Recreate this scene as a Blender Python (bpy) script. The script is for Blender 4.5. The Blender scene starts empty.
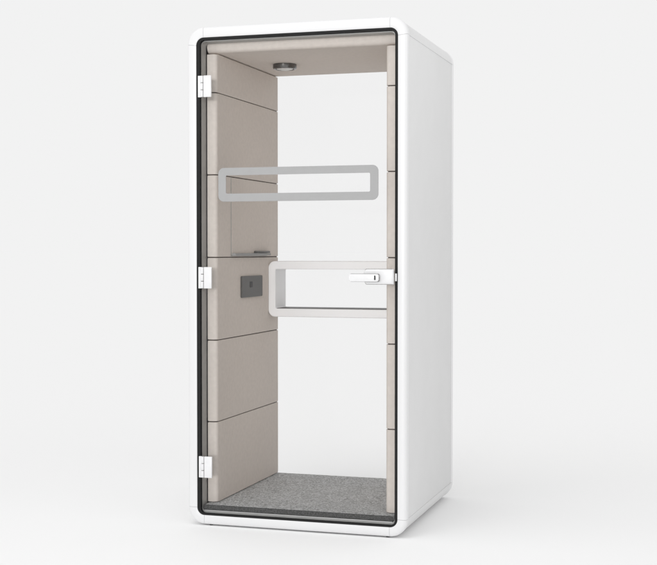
import bpy, bmesh, math
from mathutils import Vector
C = bpy.context.scene.collection
sc = bpy.context.scene

# ------------------------------------------------------------------ materials
def mat(name, col, rough=.5, spec=.5, metal=0, noise=None, bump=None, coat=0, emit=None):
    m = bpy.data.materials.new(name); m.use_nodes = True
    nt = m.node_tree; b = nt.nodes['Principled BSDF']
    b.inputs['Base Color'].default_value = (*col, 1)
    b.inputs['Roughness'].default_value = rough
    b.inputs['Specular IOR Level'].default_value = spec
    b.inputs['Metallic'].default_value = metal
    b.inputs['Coat Weight'].default_value = coat
    tc = nt.nodes.new('ShaderNodeTexCoord')
    if noise:                                   # (scale, amount)
        n = nt.nodes.new('ShaderNodeTexNoise'); n.inputs['Scale'].default_value = noise[0]
        n.inputs['Detail'].default_value = 4
        nt.links.new(tc.outputs['Object'], n.inputs['Vector'])
        r = nt.nodes.new('ShaderNodeValToRGB')
        a = noise[1]
        r.color_ramp.elements[0].position = .3; r.color_ramp.elements[1].position = .7
        r.color_ramp.elements[0].color = (*[c*(1-a) for c in col], 1)
        r.color_ramp.elements[1].color = (*[min(1, c*(1+a)) for c in col], 1)
        nt.links.new(n.outputs['Fac'], r.inputs['Fac']); nt.links.new(r.outputs['Color'], b.inputs['Base Color'])
    if bump:                                    # (scale, strength, distance)
        n2 = nt.nodes.new('ShaderNodeTexNoise'); n2.inputs['Scale'].default_value = bump[0]
        n2.inputs['Detail'].default_value = 3
        nt.links.new(tc.outputs['Object'], n2.inputs['Vector'])
        bp = nt.nodes.new('ShaderNodeBump'); bp.inputs['Strength'].default_value = bump[1]
        bp.inputs['Distance'].default_value = bump[2]
        nt.links.new(n2.outputs['Fac'], bp.inputs['Height']); nt.links.new(bp.outputs['Normal'], b.inputs['Normal'])
    return m

def glass_mat(name, tint, ior):
    m = bpy.data.materials.new(name); m.use_nodes = True
    nt = m.node_tree; nt.nodes.remove(nt.nodes['Principled BSDF'])
    out = nt.nodes['Material Output']
    t = nt.nodes.new('ShaderNodeBsdfTransparent'); t.inputs['Color'].default_value = (*tint, 1)
    g = nt.nodes.new('ShaderNodeBsdfGlossy'); g.inputs['Roughness'].default_value = .02
    f = nt.nodes.new('ShaderNodeFresnel'); f.inputs['IOR'].default_value = ior
    x = nt.nodes.new('ShaderNodeMixShader')
    nt.links.new(f.outputs[0], x.inputs[0]); nt.links.new(t.outputs[0], x.inputs[1]); nt.links.new(g.outputs[0], x.inputs[2])
    nt.links.new(x.outputs[0], out.inputs['Surface'])
    return m

M = dict(
    white=mat('white_paint', (.745, .745, .75), .35, .5, bump=(900, .05, .0005)),
    side=mat('white_side_panel', (.71, .71, .71), .5, .35, noise=(7, .012), bump=(700, .06, .0005)),
    desk=mat('white_laminate', (.93, .93, .935), .3, .5, noise=(9, .01)),
    fabric=mat('beige_fabric', (.728, .670, .620), .9, .15, noise=(60, .035), bump=(1400, .35, .0006)),
    gap=mat('dark_backing', (.075, .062, .055), .8, .2, noise=(40, .1)),
    black=mat('black_rubber', (.018, .018, .018), .6, .12, noise=(80, .1)),
    jamb=mat('grey_aluminium', (.40, .40, .39), .4, .5, .3, noise=(30, .04)),
    sill=mat('pale_aluminium', (.62, .62, .62), .4, .5, .2, noise=(30, .04)),
    film=mat('grey_film', (.37, .37, .37), .6, .2, noise=(25, .02)),
    socket=mat('charcoal_plastic', (.10, .098, .094), .45, .4, noise=(90, .08)),
    dark=mat('near_black_plastic', (.03, .03, .03), .5, .4, noise=(90, .1)),
    chrome=mat('white_metal', (.78, .78, .785), .28, .5, .0, noise=(50, .02)),
    trim=mat('charcoal_trim', (.095, .095, .094), .9, .1, noise=(160, .4)),
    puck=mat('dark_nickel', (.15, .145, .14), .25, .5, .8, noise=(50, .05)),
    lens=mat('frosted_lens', (.75, .74, .72), .4, .5, noise=(50, .02)),
    glass=glass_mat('clear_glass', (.997, .997, .997), 1.16),
)

def carpet_mat():
    m = mat('grey_carpet', (.2, .2, .2), 1, .05)
    nt = m.node_tree; b = nt.nodes['Principled BSDF']; tc = nt.nodes['Texture Coordinate']
    v = nt.nodes.new('ShaderNodeTexVoronoi'); v.inputs['Scale'].default_value = 165
    n = nt.nodes.new('ShaderNodeTexNoise'); n.inputs['Scale'].default_value = 260; n.inputs['Detail'].default_value = 5
    n3 = nt.nodes.new('ShaderNodeTexNoise'); n3.inputs['Scale'].default_value = 28; n3.inputs['Detail'].default_value = 3
    for q in (v, n, n3): nt.links.new(tc.outputs['Object'], q.inputs['Vector'])
    a = nt.nodes.new('ShaderNodeMix'); a.data_type = 'FLOAT'; a.inputs[0].default_value = .45
    nt.links.new(v.outputs['Color'], a.inputs[2]); nt.links.new(n.outputs['Fac'], a.inputs[3])
    a2 = nt.nodes.new('ShaderNodeMix'); a2.data_type = 'FLOAT'; a2.inputs[0].default_value = .1
    nt.links.new(a.outputs[0], a2.inputs[2]); nt.links.new(n3.outputs['Fac'], a2.inputs[3])
    r = nt.nodes.new('ShaderNodeValToRGB')
    r.color_ramp.elements[0].position = .22; r.color_ramp.elements[1].position = .78
    r.color_ramp.elements[0].color = (.225, .23, .233, 1); r.color_ramp.elements[1].color = (.86, .875, .885, 1)
    nt.links.new(a2.outputs[0], r.inputs['Fac']); nt.links.new(r.outputs['Color'], b.inputs['Base Color'])
    bp = nt.nodes.new('ShaderNodeBump'); bp.inputs['Strength'].default_value = .5; bp.inputs['Distance'].default_value = .004
    nt.links.new(a.outputs[0], bp.inputs['Height']); nt.links.new(bp.outputs['Normal'], b.inputs['Normal'])
    return m
M['carpet'] = carpet_mat()

# ------------------------------------------------------------------ mesh helpers
def link(name, bm, m, parent=None, angle=35):
    me = bpy.data.meshes.new(name)
    bmesh.ops.recalc_face_normals(bm, faces=bm.faces[:])
    bm.to_mesh(me); bm.free()
    me.materials.append(m)
    me.shade_smooth(); me.set_sharp_from_angle(angle=math.radians(angle))
    o = bpy.data.objects.new(name, me); C.objects.link(o)
    if parent: o.parent = parent
    return o

def box(bm, lo, hi, bev=0, seg=2):
    lo, hi = Vector(lo), Vector(hi)
    r = bmesh.ops.create_cube(bm, size=1)
    vs = r['verts']
    for v in vs:
        v.co = Vector(((lo.x+hi.x)/2 + v.co.x*(hi.x-lo.x), (lo.y+hi.y)/2 + v.co.y*(hi.y-lo.y), (lo.z+hi.z)/2 + v.co.z*(hi.z-lo.z)))
    if bev:
        es = list({e for v in vs for e in v.link_edges})
        bmesh.ops.bevel(bm, geom=es, offset=bev, segments=seg, affect='EDGES', profile=.5)
    return bm

def extrude_poly(bm, pts, axis, a, b, bev=0, seg=2):
    """pts = 2D outline; extruded along axis from a to b; rims at a and b bevelled."""
    def P(p, t):
        return {'x': (t, p[0], p[1]), 'y': (p[0], t, p[1]), 'z': (p[0], p[1], t)}[axis]
    A = [bm.verts.new(P(p, a)) for p in pts]; B = [bm.verts.new(P(p, b)) for p in pts]
    n = len(pts)
    fa = bm.faces.new(A); fb = bm.faces.new(B[::-1])
    for i in range(n):
        bm.faces.new((A[i], B[i], B[(i+1) % n], A[(i+1) % n]))
    if bev:
        es = list(fa.edges) + list(fb.edges)
        bmesh.ops.bevel(bm, geom=es, offset=bev, segments=seg, affect='EDGES', profile=.5)
    return bm

def rrect(x0, z0, x1, z1, r, n=10):
    pts = []
    for cx, cz, a0 in ((x1-r, z1-r, 0), (x0+r, z1-r, 90), (x0+r, z0+r, 180), (x1-r, z0+r, 270)):
        for k in range(n+1):
            a = math.radians(a0 + 90*k/n)
            pts.append((cx+r*math.cos(a), cz+r*math.sin(a)))
    return pts

def ring_loft(bm, inner, outer, profile, idx=None, closed=True):
    """loft a cross-section between matching inner and outer outlines; profile = (t, y) list, closed loop"""
    idx = idx if idx is not None else list(range(len(outer)))
    rows = []
    for i in idx:
        a, b = inner[i], outer[i]
        L = math.dist(a, b) or 1
        row = []
        for (mode, d, y) in profile:      # mode 'i': distance from inner, 'o': distance from outer
            t = d/L if mode == 'i' else 1 - d/L
            row.append(bm.verts.new((a[0]+(b[0]-a[0])*t, y, a[1]+(b[1]-a[1])*t)))
        rows.append(row)
    n = len(profile); R = len(rows)
    for k in range(R if closed else R-1):
        r0, r1 = rows[k], rows[(k+1) % R]
        for j in range(n):
            bm.faces.new((r0[j], r0[(j+1) % n], r1[(j+1) % n], r1[j]))
    if not closed:
        bm.faces.new(rows[0]); bm.faces.new(rows[-1][::-1])
    return bm

def lathe(bm, prof, center, axis='z', seg=40):
    rows = []
    for k in range(seg):
        a = 2*math.pi*k/seg
        row = []
        for r, h in prof:
            c, s = r*math.cos(a), r*math.sin(a)
            p = {'z': (c, s, h), 'y': (c, h, s), 'x': (h, c, s)}[axis]
            row.append(bm.verts.new(Vector(p)+Vector(center)))
        rows.append(row)
    for k in range(seg):
        r0, r1 = rows[k], rows[(k+1) % seg]
        for j in range(len(prof)-1):
            bm.faces.new((r0[j], r0[j+1], r1[j+1], r1[j]))
    bmesh.ops.remove_doubles(bm, verts=bm.verts[:], dist=1e-6)
    return bm

def dup(o, parent):
    c = o.copy(); C.objects.link(c); c.parent = parent
    return c

# ------------------------------------------------------------------ dimensions (metres)
X0, X1, Z0, Z1 = .0045, 1.0, .0, 2.190          # outside of the shell
OX0, OX1, OZ0, OZ1 = .0474, .9593, .0417, 2.1433   # door opening
RO, RI = .075, .034
FY = .036                                        # front frame depth
BY0, BY1 = .912, .962                            # back frame
LI0, LI1 = .1125, .8880                          # inner faces of the wall linings
LY0, LY1 = .0765, .900
CARPET, CEIL = .0850, 2.0760
SEAMS = [CARPET, .446, .811, 1.180, 1.547, 1.911, 2.0835]

# ------------------------------------------------------------------ setting: white studio floor
bm = bmesh.new()
bmesh.ops.create_circle(bm, cap_ends=True, radius=900, segments=96)
for v in bm.verts: v.co.z = -.0045
fl = link('floor', bm, mat('white_floor', (.908, .908, .908), 1, 0))
fl['kind'] = 'structure'

# ------------------------------------------------------------------ the booth
booth = bpy.data.objects.new('phone_booth', None); C.objects.link(booth)
booth.location = (0, 0, 0)
booth.empty_display_size = .2
booth['label'] = 'white office phone booth with glass door, beige padded interior and grey carpet'
booth['category'] = 'phone booth'

# front and back frames: four rounded corner pieces and four rails each, butted with a hairline joint
NC = 12
outer = rrect(X0, Z0, X1, Z1, RO, NC); inner = rrect(OX0, OZ0, OX1, OZ1, RI, NC)
def frame_set(profile, rail, corner):
    n = NC+1
    for c in range(4):
        bm = bmesh.new()
        ring_loft(bm, inner, outer, profile, list(range(c*n, c*n+n)), closed=False)
        link(corner, bm, M['white'], booth, 40)
    for c in range(4):
        a, b = c*n+NC, ((c+1) % 4)*n
        bm = bmesh.new()
        def mix(p, q, d):
            L = math.dist(p, q); t = d/L
            return (p[0]+(q[0]-p[0])*t, p[1]+(q[1]-p[1])*t)
        g = .0009
        i2 = [mix(inner[a], inner[b], g), mix(inner[b], inner[a], g)]
        o2 = [mix(outer[a], outer[b], g), mix(outer[b], outer[a], g)]
        ring_loft(bm, i2, o2, profile, [0, 1], closed=False)
        link(rail, bm, M['white'], booth, 40)
pf = [('i', 0, FY), ('i', 0, .0025), ('i', .0025, 0.0006), ('i', .012, 0), ('o', .022, .0), ('o', .012, .0012), ('o', .006, .004), ('o', .002, .009), ('o', 0, .016), ('o', 0, FY)]
frame_set(pf, 'frame_rail', 'frame_corner')
pb = [('i', 0, BY1), ('i', 0, BY0), ('o', .002, BY0), ('o', 0, BY0+.004), ('o', 0, BY1-.02), ('o', .004, BY1-.008), ('o', .014, BY1)]
frame_set(pb, 'back_rail', 'back_corner')

# outer skin between the frames: quarter round corner rails, flat side, roof and base panels
T = .030
SY0, SY1 = FY+.0015, BY0-.0025
q = .0012
arc_o = rrect(X0+q, Z0+q, X1-q, Z1-q, RO, NC); arc_i = rrect(X0+T, Z0+T, X1-T, Z1-T, RO-T, NC)
n = NC+1
for c in range(4):
    ids = list(range(c*n, c*n+n))
    pts = [arc_o[i] for i in ids] + [arc_i[i] for i in ids][::-1]
    bm = bmesh.new(); extrude_poly(bm, pts, 'y', SY0, SY1, .0015, 2)
    link('corner_rail', bm, M['side'], booth, 40)
h = RO+.0009
k = .0026                                          # flat panels sit a little inside the corner rails
for x0, x1 in ((X0+k, X0+T-.002), (X1-T+.002, X1-k)):
    bm = bmesh.new(); box(bm, (x0, SY0, Z0+h), (x1, SY1, Z1-h), .0015)
    link('side_panel', bm, M['side'], booth)
bm = bmesh.new(); box(bm, (X0+h, SY0, Z1-T+.002), (X1-h, SY1, Z1-k), .0015); link('roof_panel', bm, M['side'], booth)
bm = bmesh.new(); box(bm, (X0+h, SY0, Z0+.003), (X1-h, SY1, Z0+T), .0015); link('base_panel', bm, M['side'], booth)
# levelling feet
for x in (.105, .912):
    for y in (.024, BY1-.06):
        bm = bmesh.new()
        lathe(bm, [(0, .0015), (.006, .0015), (.006, -.002), (.008, -.0025), (.008, -.0043), (0, -.0043)], (x, y+.0, 0), 'z', 20)
        link('levelling_foot', bm, M['black'], booth)

# dark backing behind the linings, seen only in the joints
for x0, x1 in ((.064, LI0-.006), (LI1+.006, .936)):
    bm = bmesh.new(); box(bm, (x0, LY0+.006, CARPET+.006), (x1, LY1-.006, CEIL+.002), .010, 3); link('lining_backing', bm, M['gap'], booth)

# padded wall linings, six panels a side
def lining_outline(xo, xi, r=.017, n=8):
    s = 1 if xi > xo else -1
    pts = [(xo, LY0)]
    for kk in range(n+1):
        a = math.pi/2*kk/n
        pts.append((xi - s*r + s*r*math.sin(a), LY0 + r - r*math.cos(a)))
    for kk in range(n+1):
        a = math.pi/2*kk/n
        pts.append((xi - s*r + s*r*math.cos(a), LY1 - r + r*math.sin(a)))
    pts.append((xo, LY1))
    return pts
for xo, xi in ((.0680, LI0), (.9320, LI1)):
    for a, b in zip(SEAMS[:-1], SEAMS[1:]):
        bm = bmesh.new()
        extrude_poly(bm, lining_outline(xo, xi), 'z', a+.0022, b-.0022, .0035, 3)
        link('lining_panel', bm, M['fabric'], booth, 60)

# ceiling: padded slab with a rounded front lip
def ceil_outline(r=.022, n=8):
    z0, z1 = CEIL+.010, 2.128
    pts = [(LY0, z1)]
    for kk in range(n+1):
        a = math.pi/2*kk/n
        pts.append((LY0 + r - r*math.cos(a), z0 + r - r*math.sin(a)))
    for kk in range(n+1):
        a = math.pi/2*kk/n
        pts.append((LY1 - r + r*math.sin(a), z0 + r - r*math.cos(a)))
    pts.append((LY1, z1))
    return pts
bm = bmesh.new(); extrude_poly(bm, ceil_outline(), 'x', .0680, .9320, .002, 2)
ceil = link('ceiling_panel', bm, M['fabric'], booth, 60)
ZC = CEIL+.010
bm = bmesh.new(); box(bm, (.046, LY0+.004, 2.1285), (.956, LY1-.004, 2.150)); link('ceiling_backing', bm, M['gap'], booth)

# downlight in the ceiling
PX, PY = .285, .500
bm = bmesh.new()
lathe(bm, [(0, 0), (.056, 0), (.056, -.016), (.054, -.021), (.049, -.023), (.044, -.021), (.042, -.014), (0, -.014)], (PX, PY, ZC-.0003), 'z', 48)
dl = link('downlight', bm, M['puck'], booth)
bm = bmesh.new()
lathe(bm, [(0, -.0145), (.0415, -.0145), (.038, -.022), (.02, -.0265), (0, -.028)], (PX, PY, ZC-.0003), 'z', 40)
link('lens', bm, M['lens'], dl)

# inner jamb ring of the door opening and its sill
jo = rrect(OX0+.001, OZ0+.001, OX1-.001, OZ1-.001, RI-.001, NC); ji = rrect(OX0+.0165, OZ0+.0165, OX1-.0165, OZ1-.0165, RI-.016, NC)
bm = bmesh.new()
ring_loft(bm, ji, jo, [('i', 0, .020), ('i', 0, LY0-.001), ('o', 0, LY0-.001), ('o', 0, .020)])
link('door_jamb', bm, M['jamb'], booth)
bm = bmesh.new()
box(bm, (OX0+.026, .0185, OZ0+.0168), (OX1-.026, .0252, OZ0+.0200), .0008)
link('sill_strip', bm, M['sill'], booth)

# carpet
bm = bmesh.new(); box(bm, (.0665, .0330, .0590), (.9335, LY1-.001, CARPET-.0015), .007, 4)
link('carpet', bm, M['carpet'], booth)

bm = bmesh.new(); box(bm, (.0670, .0260, .0586), (.9330, .0326, CARPET-.0012), .003); link('carpet_edge_trim', bm, M['trim'], booth)

# back window and its seal
bo = rrect(OX0+.001, OZ0+.001, OX1-.001, OZ1-.001, RI-.001, NC); bi = rrect(OX0+.017, OZ0+.017, OX1-.017, OZ1-.017, RI-.016, NC)
bm = bmesh.new(); extrude_poly(bm, bo, 'y', .9225, .9305)
bw = link('back_window', bm, M['glass'], booth)
bm = bmesh.new(); ring_loft(bm, bi, bo, [('i', 0, .906), ('i', 0, .9215), ('o', 0, .9215), ('o', 0, .906)])
link('window_seal', bm, M['black'], bw)

# ------------------------------------------------------------------ glass door
do = rrect(OX0+.0022, OZ0+.0022, OX1-.0022, OZ1-.0022, RI-.002, NC)
bm = bmesh.new(); extrude_poly(bm, do, 'y', .0055, .0135, .0006, 1)
door = link('door', bm, M['glass'], booth)
# black edge seal printed round the pane, proud of the glass on both sides
di = rrect(OX0+.0170, OZ0+.0085, OX1-.0125, OZ1-.0120, RI-.014, NC)
de = rrect(OX0+.0003, OZ0+.0003, OX1-.0003, OZ1-.0003, RI-.0003, NC)
bm = bmesh.new(); ring_loft(bm, di, de, [('i', 0, .0032), ('i', .001, .0025), ('o', 0, .0025), ('o', 0, .0050), ('i', 0, .0050)])
bm2 = bm
ring_loft(bm2, di, de, [('i', 0, .0140), ('i', 0, .0165), ('o', 0, .0165), ('o', 0, .0140)])
link('edge_seal', bm2, M['black'], door)
# grey rounded loop on the pane
fo = rrect(.1500, 1.4240, .8745, 1.5715, .026, 10); fi = rrect(.1855, 1.4590, .8385, 1.5385, .006, 10)
bm = bmesh.new(); ring_loft(bm, fi, fo, [('i', 0, .0030), ('o', .0008, .0030), ('o', 0, .0038), ('o', 0, .0053), ('i', 0, .0053)])
link('grey_loop', bm, M['film'], door)

# hinges: leaf on the frame, knuckle, leaf on the glass
for zc in (1.929, 1.091, .256):
    bm = bmesh.new()
    hz = .047
    box(bm, (.0580, -.0055, zc-hz), (.0665, .0022, zc+hz), .0015)
    box(bm, (.0665, -.0055, zc-hz), (.0705, .0021, zc+hz), .0008)
    for a, b in ((-.98, -.36), (-.30, .30), (.36, .98)):
        b2 = bmesh.new()
        lathe(b2, [(0, a*hz), (.0052, a*hz), (.0058, a*hz+.001), (.0058, b*hz-.001), (.0052, b*hz), (0, b*hz)], (.0765, -.0045, zc), 'z', 16)
        me = bpy.data.meshes.new('t'); b2.to_mesh(me); b2.free(); bm.from_mesh(me); bpy.data.meshes.remove(me)
    box(bm, (.0845, -.0080, zc-hz), (.1200, .0020, zc+hz), .002)
    link('hinge', bm, M['chrome'], door)

# handle: lock case clamped to the edge of the glass, lever in front of it
bm = bmesh.new()
pts = [(.9460, 1.0685), (.9460, 1.1325), (.8300, 1.1325)]
for kk in range(9):
    a = math.pi/2 + math.pi*kk/8*1.0
    pts.append((.8300 + .0320*math.cos(a)*.5, 1.1005 + .0320*math.sin(a)))
pts.append((.8300, 1.0685))
pts = [p for i, p in enumerate(pts) if i == 0 or math.dist(p, pts[i-1]) > 1e-4]
extrude_poly(bm, pts, 'y', -.0240, .0018, .010, 4)
lock = link('lock_case', bm, M['chrome'], door, 50)
bm = bmesh.new(); box(bm, (.9490, -.0040, 1.082), (.9560, .0020, 1.114), .001); link('latch_plate', bm, M['chrome'], door)
bm = bmesh.new()
extrude_poly(bm, rrect(.7630, 1.0810, .8900, 1.1120, .0060, 6), 'y', -.0560, -.0420, .003, 2)
link('lever', bm, M['chrome'], door, 50)
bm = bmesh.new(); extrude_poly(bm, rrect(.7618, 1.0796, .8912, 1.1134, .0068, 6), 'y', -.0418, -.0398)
link('lever_outline', bm, M['puck'], door, 50)  # dark plate added to draw the shaded edge line round the lever
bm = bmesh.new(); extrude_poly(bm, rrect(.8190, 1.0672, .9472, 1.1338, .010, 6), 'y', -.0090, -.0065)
link('lock_outline', bm, M['puck'], door, 50)  # dark rim added as edge shading above and below the lock case
bm = bmesh.new()
lathe(bm, [(0, -.0397), (.0110, -.0397), (.0110, -.0242), (0, -.0242)], (.8770, 0, 1.0965), 'y', 28)
link('lever_spindle', bm, M['jamb'], door)
bm = bmesh.new()
extrude_poly(bm, rrect(.8725, 1.0870, .8790, 1.1065, .0030, 4), 'y', -.0572, -.0562)
link('key_slot', bm, M['dark'], door)

# ------------------------------------------------------------------ desk loop at the back, wall to wall
so = rrect(LI0+.0006, .8840, LI1-.0006, 1.1590, .034, 12); si = rrect(LI0+.038, .9250, LI1-.038, 1.1190, .007, 12)
SB, SF = .897, .742
bm = bmesh.new()
ring_loft(bm, si, so, [('i', 0, SB), ('i', 0, SF+.002), ('i', .002, SF), ('o', .003, SF), ('o', 0, SF+.003), ('o', 0, SB)])
desk = link('desk_shelf', bm, M['desk'], booth, 40)
bm = bmesh.new(); box(bm, (LI0+.042, SF+.012, .9252), (LI1-.042, SB-.004, .9275), .0008)
link('desk_dark_strip', bm, M['socket'], desk)  # thin dark sheet on the lower board, reads as a dark line

# power socket on the left lining
bm = bmesh.new()
pl = rrect(.366, .9900, .640, 1.0905, .004, 5)
extrude_poly(bm, pl, 'x', LI0+.0003, LI0+.008, .002, 2)
sk = link('power_socket', bm, M['socket'], booth, 15)
bm = bmesh.new(); extrude_poly(bm, rrect(.470, 1.036, .502, 1.064, .004, 4), 'x', LI0+.0082, LI0+.0092); link('socket_slot', bm, M['dark'], sk)
bm = bmesh.new(); box(bm, (LI0+.0003, .244, 1.1845), (LI0+.0011, .7285, 1.5425)); panel_back = bm
# slim panel on the left lining with a small ledge below
bm = bmesh.new(); box(bm, (LI0+.0013, .250, 1.190), (LI0+.0024, .728, 1.5420)); wp = link('wall_panel', bm, M['fabric'], booth); link('panel_border', panel_back, M['jamb'], wp)
bm = bmesh.new(); box(bm, (LI0+.0026, .252, 1.1870), (LI0+.020, .728, 1.1985), .0015); link('ledge', bm, M['film'], wp)
bm = bmesh.new(); box(bm, (LI0+.0026, .535, 1.1995), (LI0+.022, .715, 1.2085), .003); link('ledge_clip', bm, M['socket'], wp)

# ------------------------------------------------------------------ light
w = bpy.data.worlds.new('World'); sc.world = w; w.use_nodes = True
bg = w.node_tree.nodes['Background']
bg.inputs['Color'].default_value = (.8879, .8879, .8879, 1); bg.inputs['Strength'].default_value = 1.0

def aim(o, target):
    d = Vector(target) - o.location
    o.rotation_euler = d.to_track_quat('-Z', 'Y').to_euler()
def lamp(name, kind, energy, loc, target, **kw):
    l = bpy.data.lights.new(name, kind); l.energy = energy
    for a, b in kw.items(): setattr(l, a, b)
    o = bpy.data.objects.new(name, l); C.objects.link(o); o.location = loc; aim(o, target)
    return o
R = math.radians
lamp('studio_key', 'SUN', .85, (.5, -6, 1.5), (.15, 0, 1.2), angle=R(13))
lamp('studio_spot', 'SPOT', 130, (1.0, -5.4, 2.5), (.4, 0, 2.3), shadow_soft_size=.5, spot_size=R(34), spot_blend=.9)
lamp('side_fill', 'SPOT', 120, (6.0, -.6, 2.9), (1, .45, 2.75), shadow_soft_size=.5, spot_size=R(32), spot_blend=1)  # added lamp, grades the right side lighter towards the top
lamp('overhead_softbox', 'SUN', .32, (-2.6, -3.4, 4.6), (0, 0, 0), angle=R(70))
lamp('floor_fill', 'SPOT', 100, (.3, -1.7, 5.0), (.55, -.85, 0), shadow_soft_size=.7, spot_size=R(56), spot_blend=1)  # added fill lamp, lifts the floor that the booth shades in front

# ------------------------------------------------------------------ camera
cam = bpy.data.cameras.new('camera'); co = bpy.data.objects.new('camera', cam); C.objects.link(co)
co.location = (2.2681, -5.1833, 1.2083)
yaw, pitch = math.radians(17.2772), math.radians(-1.415)
fw = Vector((-math.sin(yaw)*math.cos(pitch), math.cos(yaw)*math.cos(pitch), math.sin(pitch)))
co.rotation_euler = fw.to_track_quat('-Z', 'Y').to_euler()
cam.sensor_width = 36; cam.lens = 1273.89/657*36
cam.clip_start = .05; cam.clip_end = 3000
sc.camera = co
sc.view_settings.view_transform = 'Standard'; sc.view_settings.look = 'None'
sc.view_settings.exposure = 0; sc.view_settings.gamma = 1
sc.cycles.transparent_max_bounces = 16
sc.cycles.max_bounces = 12; sc.cycles.diffuse_bounces = 6
